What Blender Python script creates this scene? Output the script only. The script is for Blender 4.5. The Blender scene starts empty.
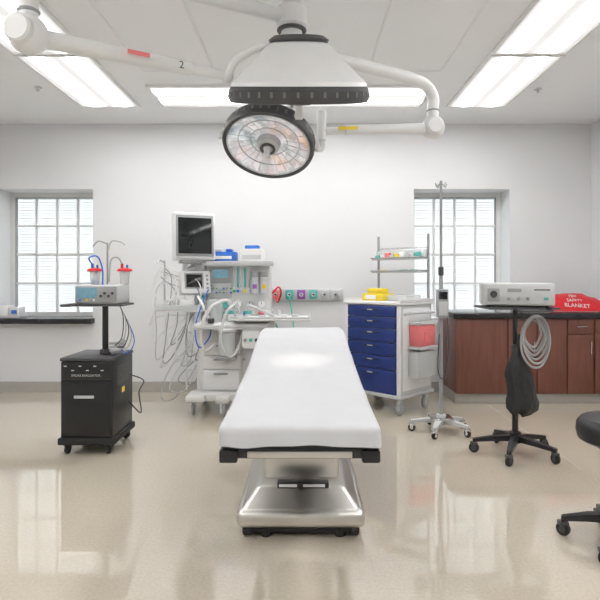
import bpy, bmesh, math, random
from mathutils import Vector, Matrix, Euler, noise
random.seed(4)
S=bpy.context.scene
try: S.view_settings.view_transform='Standard'
except Exception: pass

# ---------------------------------------------------------------- materials
def mat(name,col,rough=.5,metal=0.,emis=None,es=0.,trans=0.,coat=0.,bump=0.,bscale=60.,var=0.,vscale=8.,alpha=1.):
    m=bpy.data.materials.new(name); m.use_nodes=True
    nt=m.node_tree; b=nt.nodes['Principled BSDF']
    b.inputs['Base Color'].default_value=(*col,1); b.inputs['Roughness'].default_value=rough
    b.inputs['Metallic'].default_value=metal
    b.inputs['Transmission Weight'].default_value=trans; b.inputs['Coat Weight'].default_value=coat
    b.inputs['Alpha'].default_value=alpha
    if emis: b.inputs['Emission Color'].default_value=(*emis,1); b.inputs['Emission Strength'].default_value=es
    tc=nt.nodes.new('ShaderNodeTexCoord')
    if var>0:
        n=nt.nodes.new('ShaderNodeTexNoise'); n.inputs['Scale'].default_value=vscale; n.inputs['Detail'].default_value=4
        nt.links.new(tc.outputs['Object'],n.inputs['Vector'])
        r=nt.nodes.new('ShaderNodeValToRGB')
        r.color_ramp.elements[0].position=.3; r.color_ramp.elements[1].position=.7
        r.color_ramp.elements[0].color=(*[c*(1-var) for c in col],1)
        r.color_ramp.elements[1].color=(*[min(1,c*(1+var)) for c in col],1)
        nt.links.new(n.outputs['Fac'],r.inputs['Fac']); nt.links.new(r.outputs['Color'],b.inputs['Base Color'])
    if bump>0:
        n2=nt.nodes.new('ShaderNodeTexNoise'); n2.inputs['Scale'].default_value=bscale
        nt.links.new(tc.outputs['Object'],n2.inputs['Vector'])
        bp=nt.nodes.new('ShaderNodeBump'); bp.inputs['Strength'].default_value=bump; bp.inputs['Distance'].default_value=.01
        nt.links.new(n2.outputs['Fac'],bp.inputs['Height']); nt.links.new(bp.outputs['Normal'],b.inputs['Normal'])
    return m
M={}
M['wall']=mat('wall_paint',(.75,.755,.77),.6,bump=.04,bscale=120,var=.012,vscale=2)
M['ceil']=mat('ceiling_paint',(.87,.88,.89),.7,var=.01,vscale=2)
M['base']=mat('baseboard_vinyl',(.44,.42,.39),.4,var=.05)
M['white']=mat('white_plastic',(.76,.765,.77),.35,var=.02)
M['offw']=mat('cream_enamel',(.72,.72,.70),.35,var=.03)
M['frame']=mat('fixture_frame',(.8,.8,.8),.4,var=.02)
M['grey']=mat('grey_plastic',(.33,.34,.35),.45,var=.04)
M['lgrey']=mat('light_grey_plastic',(.55,.56,.57),.4,var=.03)
M['dark']=mat('dark_grey',(.06,.06,.065),.45,var=.1)
M['black']=mat('black_enamel',(.012,.012,.014),.32,var=.15)
M['rubber']=mat('black_rubber',(.02,.02,.02),.65,var=.1)
M['steel']=mat('stainless_steel',(.66,.64,.61),.36,1.,var=.05,vscale=3)
M['chrome']=mat('chrome',(.75,.75,.76),.15,1.,var=.02)
M['blue']=mat('navy_enamel',(.014,.036,.19),.35,var=.08)
M['navy2']=mat('navy_pull',(.01,.02,.09),.4,var=.08)
M['lblue']=mat('bright_blue',(.03,.16,.6),.4,var=.08)
M['red']=mat('red_vinyl',(.66,.015,.025),.45,var=.1,bump=.2,bscale=20)
M['pink']=mat('sharps_red',(.78,.20,.21),.35,var=.08)
M['yellow']=mat('yellow_plastic',(.8,.62,.04),.45,var=.08)
M['green']=mat('green_plastic',(.04,.4,.17),.45,var=.08)
M['teal']=mat('teal_plastic',(.10,.45,.40),.45,var=.08)
M['purple']=mat('purple_plastic',(.30,.1,.4),.45,var=.08)
M['glassy']=mat('clear_plastic',(.75,.78,.78),.12,alpha=.55,var=.03)
M['sheet']=mat('white_sheet',(.60,.61,.635),.85,bump=.16,bscale=22,var=.015)
M['counter']=mat('black_counter',(.018,.018,.02),.18,var=.3,vscale=60)
M['scr']=mat('screen_glass',(.01,.012,.014),.12,var=.2)
M['scrlit']=mat('screen_lit',(.06,.12,.15),.2,emis=(.25,.5,.6),es=.4,var=.3,vscale=30)
M['paper']=mat('paper_white',(.82,.82,.82),.8,var=.02)
M['cord']=mat('grey_cord',(.45,.45,.45),.5,var=.05)
M['slatshade']=mat('blind_shade_grey',(.60,.61,.62),.6,var=.05)  # grey standing in for the shadow line along each blind slat
M['dim']=mat('matte_dark_grey',(.16,.16,.16),.7,var=.05)  # plain dark grey for vents and the console's brand label
M['bag']=mat('black_nylon',(.018,.018,.02),.5,var=.3,vscale=20,bump=.5,bscale=18)

def wood():
    m=mat('cherry_wood',(.2,.06,.035),.3); nt=m.node_tree; b=nt.nodes['Principled BSDF']
    tc=nt.nodes.new('ShaderNodeTexCoord'); mp=nt.nodes.new('ShaderNodeMapping'); mp.inputs['Scale'].default_value=(14,14,1.2)
    n=nt.nodes.new('ShaderNodeTexNoise'); n.inputs['Scale'].default_value=3; n.inputs['Detail'].default_value=8
    r=nt.nodes.new('ShaderNodeValToRGB')
    r.color_ramp.elements[0].position=.3; r.color_ramp.elements[0].color=(.150,.052,.035,1)
    r.color_ramp.elements[1].position=.75; r.color_ramp.elements[1].color=(.215,.082,.055,1)
    nt.links.new(tc.outputs['Object'],mp.inputs['Vector']); nt.links.new(mp.outputs['Vector'],n.inputs['Vector'])
    nt.links.new(n.outputs['Fac'],r.inputs['Fac']); nt.links.new(r.outputs['Color'],b.inputs['Base Color'])
    return m
M['wood']=wood()
def floor_mat():
    m=mat('speckled_sheet_floor',(.6,.54,.46),.15); nt=m.node_tree; b=nt.nodes['Principled BSDF']
    tc=nt.nodes.new('ShaderNodeTexCoord')
    n=nt.nodes.new('ShaderNodeTexNoise'); n.inputs['Scale'].default_value=70; n.inputs['Detail'].default_value=5; n.inputs['Roughness'].default_value=.7
    r=nt.nodes.new('ShaderNodeValToRGB')
    r.color_ramp.elements[0].position=.3; r.color_ramp.elements[0].color=(.535,.470,.375,1)
    r.color_ramp.elements[1].position=.7; r.color_ramp.elements[1].color=(.635,.575,.480,1)
    n2=nt.nodes.new('ShaderNodeTexNoise'); n2.inputs['Scale'].default_value=1.5; n2.inputs['Detail'].default_value=4
    mr=nt.nodes.new('ShaderNodeMapRange'); mr.inputs[3].default_value=.03; mr.inputs[4].default_value=.07
    n3=nt.nodes.new('ShaderNodeTexNoise'); n3.inputs['Scale'].default_value=5
    bp=nt.nodes.new('ShaderNodeBump'); bp.inputs['Strength'].default_value=.025; bp.inputs['Distance'].default_value=.01
    L=nt.links.new
    for q in (n,n2,n3): L(tc.outputs['Object'],q.inputs['Vector'])
    L(n.outputs['Fac'],r.inputs['Fac']); L(r.outputs['Color'],b.inputs['Base Color'])
    L(n2.outputs['Fac'],mr.inputs[0]); L(mr.outputs[0],b.inputs['Roughness'])
    L(n3.outputs['Fac'],bp.inputs['Height']); L(bp.outputs['Normal'],b.inputs['Normal'])
    b.inputs['Specular IOR Level'].default_value=.8; b.inputs['IOR'].default_value=1.55
    b.inputs['Coat Weight'].default_value=.35; b.inputs['Coat Roughness'].default_value=.03
    return m
M['floor']=floor_mat()
LE=9.0
def lens_mat(name,axis):
    m=bpy.data.materials.new(name); m.use_nodes=True; nt=m.node_tree; b=nt.nodes['Principled BSDF']
    tc=nt.nodes.new('ShaderNodeTexCoord'); sp=nt.nodes.new('ShaderNodeSeparateXYZ')
    mu=nt.nodes.new('ShaderNodeMath'); mu.operation='MULTIPLY'; mu.inputs[1].default_value=2*math.pi/.26
    si=nt.nodes.new('ShaderNodeMath'); si.operation='COSINE'
    m1=nt.nodes.new('ShaderNodeMapRange'); m1.inputs[1].default_value=1; m1.inputs[2].default_value=-1
    pw=nt.nodes.new('ShaderNodeMath'); pw.operation='POWER'; pw.inputs[1].default_value=2.5
    mr=nt.nodes.new('ShaderNodeMapRange'); mr.inputs[3].default_value=.70; mr.inputs[4].default_value=LE*2.3
    L=nt.links.new; L(tc.outputs['Object'],sp.inputs[0]); L(sp.outputs[axis],mu.inputs[0]); L(mu.outputs[0],si.inputs[0]); L(si.outputs[0],m1.inputs[0]); L(m1.outputs[0],pw.inputs[0]); L(pw.outputs[0],mr.inputs[0])
    b.inputs['Base Color'].default_value=(.3,.3,.3,1)
    b.inputs['Emission Color'].default_value=(1,.99,.975,1); L(mr.outputs[0],b.inputs['Emission Strength'])
    return m
M['lensx']=lens_mat('lens_panel_long','X'); M['lensy']=lens_mat('lens_panel_cross','Y')
def reflector():
    m=mat('faceted_reflector',(.5,.5,.5),.15,.4); nt=m.node_tree; b=nt.nodes['Principled BSDF']
    tc=nt.nodes.new('ShaderNodeTexCoord'); v=nt.nodes.new('ShaderNodeTexVoronoi'); v.inputs['Scale'].default_value=30
    bw=nt.nodes.new('ShaderNodeRGBToBW')
    n=nt.nodes.new('ShaderNodeTexNoise'); n.inputs['Scale'].default_value=6
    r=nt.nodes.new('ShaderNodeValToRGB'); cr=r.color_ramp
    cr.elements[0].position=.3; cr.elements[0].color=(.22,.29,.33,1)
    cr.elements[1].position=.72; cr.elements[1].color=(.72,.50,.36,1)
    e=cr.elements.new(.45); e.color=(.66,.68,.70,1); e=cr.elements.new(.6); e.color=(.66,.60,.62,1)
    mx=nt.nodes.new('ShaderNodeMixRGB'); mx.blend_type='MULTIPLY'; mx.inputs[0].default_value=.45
    L=nt.links.new; L(tc.outputs['Object'],v.inputs['Vector']); L(tc.outputs['Object'],n.inputs['Vector'])
    L(n.outputs['Fac'],r.inputs['Fac']); L(r.outputs['Color'],mx.inputs[1]); L(v.outputs['Color'],bw.inputs[0]); L(bw.outputs[0],mx.inputs[2])
    L(mx.outputs[0],b.inputs['Base Color']); b.inputs['Coat Weight'].default_value=1
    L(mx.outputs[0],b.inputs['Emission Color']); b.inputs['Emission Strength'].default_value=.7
    return m
M['refl']=reflector()

# ---------------------------------------------------------------- helpers
class G:
    def __init__(s,name,loc=(0,0,0),rz=0,world=True,rot=None,parent=None):
        s.e=bpy.data.objects.new(name,None); s.e.empty_display_size=.1
        S.collection.objects.link(s.e)
        if parent: s.e.parent=parent.e; loc=parent.c(loc)
        s.e.location=loc; s.e.rotation_euler=rot if rot else (0,0,rz)
        s.o=Vector(loc) if (world and not parent) else Vector((0,0,0)); s.rz=rz
    def c(s,p): return Vector(p)-s.o
def link(name,me,m,g,smooth=True,ang=35):
    me.materials.append(M[m] if isinstance(m,str) else m)
    if smooth:
        for p in me.polygons: p.use_smooth=True
        me.set_sharp_from_angle(angle=math.radians(ang))
    o=bpy.data.objects.new(name,me); S.collection.objects.link(o)
    if g: o.parent=g.e
    return o
def mesh(name,vs,fs,m,g=None,smooth=True,ang=35):
    me=bpy.data.meshes.new(name)
    off=g.o if g else Vector((0,0,0))
    me.from_pydata([tuple(Vector(v)-off) for v in vs],[],fs)
    bm=bmesh.new(); bm.from_mesh(me); bmesh.ops.recalc_face_normals(bm,faces=bm.faces); bm.to_mesh(me); bm.free()
    return link(name,me,m,g,smooth,ang)
def bx(name,lo,hi,m,g=None,bev=.006,rot=None,seg=2,taper=None):
    lo=Vector(lo); hi=Vector(hi); c=(lo+hi)/2; d=hi-lo
    bm=bmesh.new(); bmesh.ops.create_cube(bm,size=1)
    for v in bm.verts:
        if taper and v.co.z>0: v.co.x*=taper[0]; v.co.y*=taper[1]
        v.co=Vector((v.co.x*d.x,v.co.y*d.y,v.co.z*d.z))
    if bev>0: bmesh.ops.bevel(bm,geom=bm.edges[:],offset=min(bev,min(d)*.45),segments=seg,affect='EDGES',profile=.5)
    me=bpy.data.meshes.new(name); bm.to_mesh(me); bm.free()
    o=link(name,me,m,g); o.location=g.c(c) if g else c
    if rot: o.rotation_euler=rot
    return o
def boxes(name,lst,m,g=None):
    vs=[];fs=[]
    for lo,hi in lst:
        b=len(vs)
        for z in (lo[2],hi[2]):
            vs+= [(lo[0],lo[1],z),(hi[0],lo[1],z),(hi[0],hi[1],z),(lo[0],hi[1],z)]
        fs+=[(b,b+3,b+2,b+1),(b+4,b+5,b+6,b+7),(b,b+1,b+5,b+4),(b+1,b+2,b+6,b+5),(b+2,b+3,b+7,b+6),(b+3,b,b+4,b+7)]
    return mesh(name,vs,fs,m,g,smooth=False)
def lathe(name,prof,loc,m,g=None,n=32,rot=None,cap=True):
    vs=[];fs=[]
    for r,z in prof:
        for i in range(n):
            a=2*math.pi*i/n; vs.append((r*math.cos(a),r*math.sin(a),z))
    for k in range(len(prof)-1):
        for i in range(n):
            j=(i+1)%n; fs.append((k*n+i,k*n+j,(k+1)*n+j,(k+1)*n+i))
    if cap: fs.append(tuple(range(n))[::-1]); fs.append(tuple((len(prof)-1)*n+i for i in range(n)))
    me=bpy.data.meshes.new(name); me.from_pydata(vs,[],fs)
    bm=bmesh.new(); bm.from_mesh(me); bmesh.ops.remove_doubles(bm,verts=bm.verts,dist=1e-5); bmesh.ops.recalc_face_normals(bm,faces=bm.faces); bm.to_mesh(me); bm.free()
    o=link(name,me,m,g); o.location=g.c(loc) if g else loc
    if rot: o.rotation_euler=rot
    return o
def cyl(name,p1,p2,r,m,g=None,r2=None,n=24,b=.15):
    p1=Vector(p1);p2=Vector(p2);d=p2-p1;L=d.length;r2=r if r2 is None else r2
    e=min(b*min(r,r2),L*.3)
    o=lathe(name,[(r-e,0),(r,e),(r2,L-e),(r2-e,L)],p1,m,g,n)
    o.rotation_euler=d.to_track_quat('Z','Y').to_euler(); return o
def tube(name,pts,r,m,g=None,n=8,seg=8,smooth=True,closed=False):
    P=[Vector(p) for p in pts]; Q=[]
    if smooth and len(P)>2:
        K=len(P)
        for i in range(K if closed else K-1):
            a=P[(i-1)%K] if (closed or i>0) else P[0]*2-P[1]
            b_=P[i]; c_=P[(i+1)%K]; d=P[(i+2)%K] if (closed or i+2<K) else P[-1]*2-P[-2]
            for t in range(seg):
                u=t/seg
                Q.append(.5*((2*b_)+(c_-a)*u+(2*a-5*b_+4*c_-d)*u*u+(3*b_-a-3*c_+d)*u**3))
        if not closed: Q.append(P[-1])
    else: Q=P
    vs=[];fs=[];N=len(Q); prev=None
    for i,q in enumerate(Q):
        if closed: t=Q[(i+1)%N]-Q[i-1]
        else: t=Q[min(i+1,N-1)]-Q[max(i-1,0)]
        if t.length<1e-9: t=Vector((0,0,1))
        t.normalize()
        if prev is None: u=t.orthogonal().normalized()
        else:
            u=prev-t*prev.dot(t)
            u=u.normalized() if u.length>1e-6 else t.orthogonal().normalized()
        prev=u; w=t.cross(u)
        for k in range(n):
            a=2*math.pi*k/n; vs.append(q+u*math.cos(a)*r+w*math.sin(a)*r)
    for i in range(N if closed else N-1):
        for k in range(n):
            k2=(k+1)%n; i2=(i+1)%N; fs.append((i*n+k,i*n+k2,i2*n+k2,i2*n+k))
    if not closed: fs.append(tuple(range(n))[::-1]); fs.append(tuple((N-1)*n+k for k in range(n)))
    return mesh(name,vs,fs,m,g,ang=60)
def sphere(name,c,r,m,g=None,sc=(1,1,1)):
    prof=[(r*math.sin(math.pi*i/14),-r*math.cos(math.pi*i/14)) for i in range(15)]
    prof[0]=(1e-4,-r); prof[-1]=(1e-4,r)
    o=lathe(name,prof,c,m,g,24); o.scale=sc; return o
def text(name,s,loc,size,m,g,rot=(math.pi/2,0,0)):
    cu=bpy.data.curves.new(name+'_c','FONT'); cu.body=s; cu.size=size; cu.align_x='CENTER'; cu.extrude=.0006
    t=bpy.data.objects.new(name+'_t',cu); S.collection.objects.link(t); bpy.context.view_layer.update()
    me=bpy.data.meshes.new_from_object(t.evaluated_get(bpy.context.evaluated_depsgraph_get()))
    bpy.data.objects.remove(t); me.materials.clear()
    o=link(name,me,m,g,False); o.location=g.c(loc); o.rotation_euler=rot; return o
def caster(g,x,y,r=.045,nm='caster',m='rubber',fork='lgrey',a=0.):
    c,s=math.cos(a),math.sin(a)
    cyl(nm+'_wheel',(x-.014*c,y-.014*s,r),(x+.014*c,y+.014*s,r),r,m,g,n=20)
    cyl(nm+'_hub',(x-.017*c,y-.017*s,r),(x+.017*c,y+.017*s,r),r*.5,fork,g,n=16)
    bx(nm+'_fork',(x-.022,y-.02,r*1.5),(x+.022,y+.025,r*2.15),fork,g,.005)
    cyl(nm+'_stem',(x,y,r*2),(x,y,r*2+.03),.01,fork,g,n=12)
def star_base(g,x,y,R,m,hub_z=.12,n=5,a0=.3,wr=.03,tip_r=.012,fork='dark'):
    for i in range(n):
        a=a0+2*math.pi*i/n; dx,dy=math.cos(a),math.sin(a); px,py=-dy,dx
        z0,z1=hub_z,wr*2+.022; vs=[]
        for (q,w,zt,zb) in ((0.0,.028,z0+.012,z0-.03),(.55*R,.024,z0*.6+z1*.4+.008,z0*.5+z1*.5-.02),(R,.015,z1+.008,z1-.014)):
            for sgn in (-1,1):
                for zz in (zb,zt): vs.append((x+dx*q+px*w*sgn,y+dy*q+py*w*sgn,zz))
        fs=[(0,1,3,2),(8,10,11,9)]
        for k in (0,4): fs+=[(k,k+4,k+5,k+1),(k+2,k+3,k+7,k+6),(k+1,k+5,k+7,k+3),(k,k+2,k+6,k+4)]
        mesh('leg_%d'%(i+1),vs,fs,m,g,smooth=False)
        caster(g,x+dx*R*.97,y+dy*R*.97,wr,'caster_%d'%(i+1),'rubber',fork,a=a+1.2)
    cyl('hub',(x,y,hub_z-.045),(x,y,hub_z+.035),.04,m,g)

# ---------------------------------------------------------------- room
YB=6.14; XR=3.136; XL=-3.75; YF=-2.2; H=2.94; WT=.36
Z0,Z1=.81,2.226; LW=(-3.38,-2.325); RW=(1.195,2.248)
boxes('floor',[((XL-.1,YF-.1,-.1),(XR+.1,YB+WT,0))],'floor')
boxes('ceiling',[((XL-.1,YF-.1,H),(XR+.1,YB+WT,H+.1))],'ceil')
boxes('wall_back',[((XL,YB,0),(LW[0],YB+WT,H)),((LW[0],YB,0),(LW[1],YB+WT,Z0)),((LW[0],YB,Z1),(LW[1],YB+WT,H)),
  ((LW[1],YB,0),(RW[0],YB+WT,H)),((RW[0],YB,0),(RW[1],YB+WT,Z0)),((RW[0],YB,Z1),(RW[1],YB+WT,H)),((RW[1],YB,0),(XR,YB+WT,H))],'wall')
boxes('wall_right',[((XR,YF,0),(XR+.1,YB+WT,H))],'wall')
boxes('wall_left',[((XL-.1,YF,0),(XL,YB+WT,H))],'wall')
boxes('wall_front',[((XL,YF-.1,0),(XR,YF,H))],'wall')
boxes('baseboard_back',[((XL,YB-.012,0),(1.5,YB,.115))],'base')
boxes('baseboard_left',[((XL,YF,0),(XL+.012,YB-.012,.115))],'base')
boxes('baseboard_right',[((XR-.012,YF,0),(XR,5.5,.115))],'base')
boxes('trim_2',[((1.80,YF,0),(1.804,5.5,.0006))],'base')

def window(name,x0,x1):
    g=G(name,((x0+x1)/2,YB+WT-.04,(Z0+Z1)/2))
    ya,yb=YB+WT-.07,YB+WT-.02; fw=.05
    boxes('frame',[((x0,ya,Z0),(x0+fw,yb,Z1)),((x1-fw,ya,Z0),(x1,yb,Z1)),((x0+fw,ya,Z0),(x1-fw,yb,Z0+fw)),((x0+fw,ya,Z1-fw),(x1-fw,yb,Z1))],'white',g)
    boxes('outer_frame_gap',[((x0+fw,ya+.01,Z0+fw),(x0+fw+.012,yb,Z1-fw)),((x1-fw-.012,ya+.01,Z0+fw),(x1-fw,yb,Z1-fw)),((x0+fw+.012,ya+.01,Z1-fw-.012),(x1-fw-.012,yb,Z1-fw))],'grey',g)
    L=[];nx,nz=4,4
    for i in range(1,nx):
        x=x0+fw+(x1-x0-2*fw)*i/nx; L.append(((x-.012,ya+.01,Z0+fw),(x+.012,yb-.01,Z1-fw)))
    for i in range(1,nz):
        z=Z0+fw+(Z1-Z0-2*fw)*i/nz; L.append(((x0+fw,ya+.012,z-.012),(x1-fw,yb-.012,z+.012)))
    boxes('muntins',L,'white',g)
    vs=[];fs=[];E=[];z=Z0-.02
    while z<Z1+.01:
        b=len(vs); y=yb+.02
        vs+=[(x0-.01,y,z),(x1+.01,y,z),(x1+.01,y+.010,z+.036),(x0-.01,y+.010,z+.036)]; fs.append((b,b+1,b+2,b+3))
        E.append(((x0,y-.003,z),(x1,y-.0005,z+.005))); z+=.031  # thin strip in front of the slat, drawn in as its shadow line
    mesh('blind',vs,fs,BL,g,smooth=False); boxes('blind_shade_lines',E,'slatshade',g)
def blind_mat():
    m=bpy.data.materials.new('translucent_blind'); m.use_nodes=True; nt=m.node_tree; b=nt.nodes['Principled BSDF']
    b.inputs['Base Color'].default_value=(.66,.69,.69,1); b.inputs['Roughness'].default_value=.6
    t=nt.nodes.new('ShaderNodeBsdfTranslucent'); t.inputs['Color'].default_value=(.50,.51,.50,1)
    mx=nt.nodes.new('ShaderNodeMixShader'); mx.inputs[0].default_value=.45
    nt.links.new(b.outputs[0],mx.inputs[1]); nt.links.new(t.outputs[0],mx.inputs[2]); nt.links.new(mx.outputs[0],nt.nodes['Material Output'].inputs['Surface'])
    return m
BL=blind_mat()
window('window_1',*LW); window('window_2',*RW)
bx('trim_1',(LW[0]-.02,YB-.12,Z0-.055),(LW[1]+.02,YB+.3,Z0+.001),'counter',None,.006)
g=G('supply_tray',(-3.25,6.15,Z0))
bx('tray',(-3.36,6.08,Z0+.003),(-3.10,6.28,Z0+.03),'lgrey',g); bx('box_a',(-3.35,6.1,Z0+.03),(-3.24,6.25,Z0+.14),'paper',g); bx('box_b',(-3.22,6.1,Z0+.03),(-3.12,6.25,Z0+.12),'white',g); bx('box_c',(-3.20,6.095,Z0+.05),(-3.14,6.1,Z0+.09),'lblue',g,.001)

def fixture(x0,x1,y0,y1,lens):
    g=G('ceiling_light_panel',((x0+x1)/2,(y0+y1)/2,H))
    f=.028
    boxes('frame',[((x0-f,y0-f,H-.018),(x0,y1+f,H)),((x1,y0-f,H-.018),(x1+f,y1+f,H)),((x0,y0-f,H-.018),(x1,y0,H)),((x0,y1,H-.018),(x1,y1+f,H))],'frame',g)
    boxes('lens',[((x0,y0,H-.009),(x1,y1,H-.001))],lens,g)
for k in range(5):
    y1=5.47-k*1.30
    fixture(1.415,1.935,y1-1.23,y1,'lensx'); fixture(-2.17,-1.64,y1-1.23,y1,'lensx')
fixture(-1.37,-.14,4.92,5.47,'lensy'); fixture(-.12,1.11,4.92,5.47,'lensy')
fixture(-1.2,-.1,-.6,-.05,'lensy'); fixture(.1,1.2,-.6,-.05,'lensy')  # out-of-view panels added behind the camera for fill light
def diffuser(x0,x1,y0,y1):
    g=G('ceiling_air_diffuser',((x0+x1)/2,(y0+y1)/2,H)); f=.015
    boxes('frame',[((x0-f,y0-f,H-.010),(x0,y1+f,H)),((x1,y0-f,H-.010),(x1+f,y1+f,H)),((x0,y0-f,H-.010),(x1,y0,H)),((x0,y1,H-.010),(x1,y1+f,H))],'frame',g)
    boxes('panel',[((x0,y0,H-.006),(x1,y1,H-.001))],'ceil',g)
for (a,b) in ((.53,1.1),(-1.3,-.75)):
    diffuser(a,b,3.3,4.55); diffuser(a,b,1.9,3.2)
for x,y in ((-2.36,4.95),(2.08,5.0)):
    g=G('sprinkler_head',(x,y,H)); cyl('escutcheon',(x,y,H-.01),(x,y,H),.035,'chrome',g); cyl('stem',(x,y,H-.03),(x,y,H-.01),.01,'lgrey',g); cyl('deflector',(x,y,H-.035),(x,y,H-.03),.018,'chrome',g)

# ---------------------------------------------------------------- operating table
TX=-.02
g=G('operating_table',(TX,3.15,0))
prof=[(2.1,.675),(2.5,.69),(3.0,.725),(3.25,.75),(3.6,.80),(4.0,.85),(4.15,.862)]
def top(y):
    for (a,za),(b,zb) in zip(prof,prof[1:]):
        if y<=b: return za+(zb-za)*(max(y,prof[0][0])-a)/(b-a)
    return prof[-1][1]
def slab(name,w,t0,t1,y0,y1,m,x0=0):
    ys=[y0]+[p[0] for p in prof if y0+.01<p[0]<y1-.01]+[y1]; vs=[];fs=[]
    for y in ys:
        z=top(y)
        vs+=[(TX+x0-w/2,y,z-t0),(TX+x0+w/2,y,z-t0),(TX+x0+w/2,y,z-t1),(TX+x0-w/2,y,z-t1)]
    for i in range(len(ys)-1):
        for k in range(4): fs.append((i*4+k,i*4+(k+1)%4,i*4+4+(k+1)%4,i*4+4+k))
    fs+=[(0,1,2,3),(len(vs)-4,len(vs)-3,len(vs)-2,len(vs)-1)]
    mesh(name,vs,fs,m,g,smooth=False)
slab('leg_pad',.55,.012,.075,2.12,2.94,'rubber'); slab('seat_pad',.55,.012,.075,2.96,3.3,'rubber'); slab('back_pad',.55,.012,.075,3.32,4.13,'rubber')
slab('frame_top',.50,.076,.10,2.14,4.1,'dark')
for sx in (-.285,.285):
    for i,(a,b) in enumerate(((2.13,2.93),(2.97,3.29),(3.33,4.08))): slab('side_rail_%d_%s'%(i,'l' if sx<0 else 'r'),.012,.085,.115,a,b,'chrome',sx)
bx('end_bar',(TX-.30,2.135,.56),(TX+.30,2.165,.598),'dark',g,.006)
bx('end_bar_plate',(TX-.2,2.128,.565),(TX+.2,2.136,.59),'steel',g,.003)
for sx in (-1,1): bx('end_clamp_%s'%('l' if sx<0 else 'r'),(TX+sx*.27-.035,2.11,.55),(TX+sx*.27+.035,2.19,.60),'black',g,.008)
def drape():
    w=.307; D=.072; r=.022; y0,y1=2.085,4.16
    nx,ny=60,150; vs=[];fs=[]
    def zt(x,y):
        t=noise.noise(Vector((x*3.2,y*1.8,0)))*.010+noise.noise(Vector((x*8,y*4,3)))*.006
        t+=.005*math.sin(x*22+3*noise.noise(Vector((x*2,y*1.5,2))))*math.exp(-((y-2.75)/.45)**2)
        return top(min(max(y,2.1),4.15))+.018+t
    def wid(y):
        t=max(0.,(y-3.95)/.21); return w*(1-.07*t*t)
    for j in range(ny+1):
        y=y0+r+(y1-y0-2*r)*j/ny
        for i in range(nx+1):
            x=(wid(y)-r)*(-1+2*i/nx); vs.append((TX+x,y,zt(x,y)))
    for j in range(ny):
        for i in range(nx):
            a=j*(nx+1)+i; fs.append((a,a+1,a+nx+2,a+nx+1))
    idx=[i for i in range(nx)]+[j*(nx+1)+nx for j in range(ny)]+[ny*(nx+1)+i for i in range(nx,0,-1)]+[j*(nx+1) for j in range(ny,0,-1)]
    nrm=[]; K=len(idx)
    for k in range(K):
        if k==0: n=(-1,-1)
        elif k<nx: n=(0,-1)
        elif k==nx: n=(1,-1)
        elif k<nx+ny: n=(1,0)
        elif k==nx+ny: n=(1,1)
        elif k<2*nx+ny: n=(0,1)
        elif k==2*nx+ny: n=(-1,1)
        else: n=(-1,0)
        v=Vector((n[0],n[1],0)); nrm.append(v.normalized())
    steps=[]
    for q in range(1,5):
        an=q/4*math.pi/2; steps.append((r*math.sin(an),r*(1-math.cos(an))))
    for q in range(1,8): steps.append((r,r+(D-r)*q/7))
    prev=idx
    for (o_,d) in steps:
        cur=[]
        for k in range(K):
            p=Vector(vs[idx[k]]); n=nrm[k]; hang=max(0,d-r)
            wv=noise.noise(Vector((p.x*9,p.y*6,1)))*hang*.32+hang*.08
            dd=d*(1.05+.25*noise.noise(Vector((p.x*3,p.y*2.2,5))))
            vs.append((p.x+n.x*(o_+wv),p.y+n.y*(o_+wv),p.z-dd)); cur.append(len(vs)-1)
        for k in range(K):
            k2=(k+1)%K; fs.append((prev[k],prev[k2],cur[k2],cur[k]))
        prev=cur
    mesh('sheet',vs,fs,'sheet',g,ang=180)
drape()
bx('base_shell',(TX-.31,2.67,.05),(TX+.31,3.72,.135),'steel',g,.03,seg=4)
bx('base_cover',(TX-.295,2.69,.125),(TX+.295,3.70,.205),'steel',g,.02,seg=4,taper=(.74,.76))
bx('base_bumper',(TX-.27,2.70,.02),(TX+.27,3.69,.052),'rubber',g,.01)
bx('column_lower',(TX-.20,2.93,.19),(TX+.20,3.42,.40),'steel',g,.03,seg=4)
bx('column_upper',(TX-.185,2.945,.39),(TX+.185,3.405,.56),'steel',g,.03,seg=4)
bx('column_head',(TX-.21,2.88,.545),(TX+.21,3.5,.615),'steel',g,.02)
bx('pedal_strip',(TX-.12,2.80,.195),(TX+.14,2.86,.225),'black',g,.006)
bx('pedal_label_l',(TX-.11,2.796,.205),(TX-.02,2.8,.219),'paper',g,.001); bx('pedal_label_r',(TX+.01,2.796,.205),(TX+.12,2.8,.219),'paper',g,.001)
for i,(x,y) in enumerate(((-.26,2.73),(.26,2.73),(-.26,3.64),(.26,3.64))):
    cyl('wheel_%d'%i,(TX+x-.022,y,.04),(TX+x+.022,y,.04),.04,'rubber',g); bx('wheel_cover_%d'%i,(TX+x-.03,y-.02,.05),(TX+x+.03,y+.05,.085),'dark',g)
for i,x in enumerate((-.17,.19)): cyl('lock_foot_%d'%i,(TX+x,2.72,.0),(TX+x,2.72,.04),.025,'rubber',g)

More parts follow.
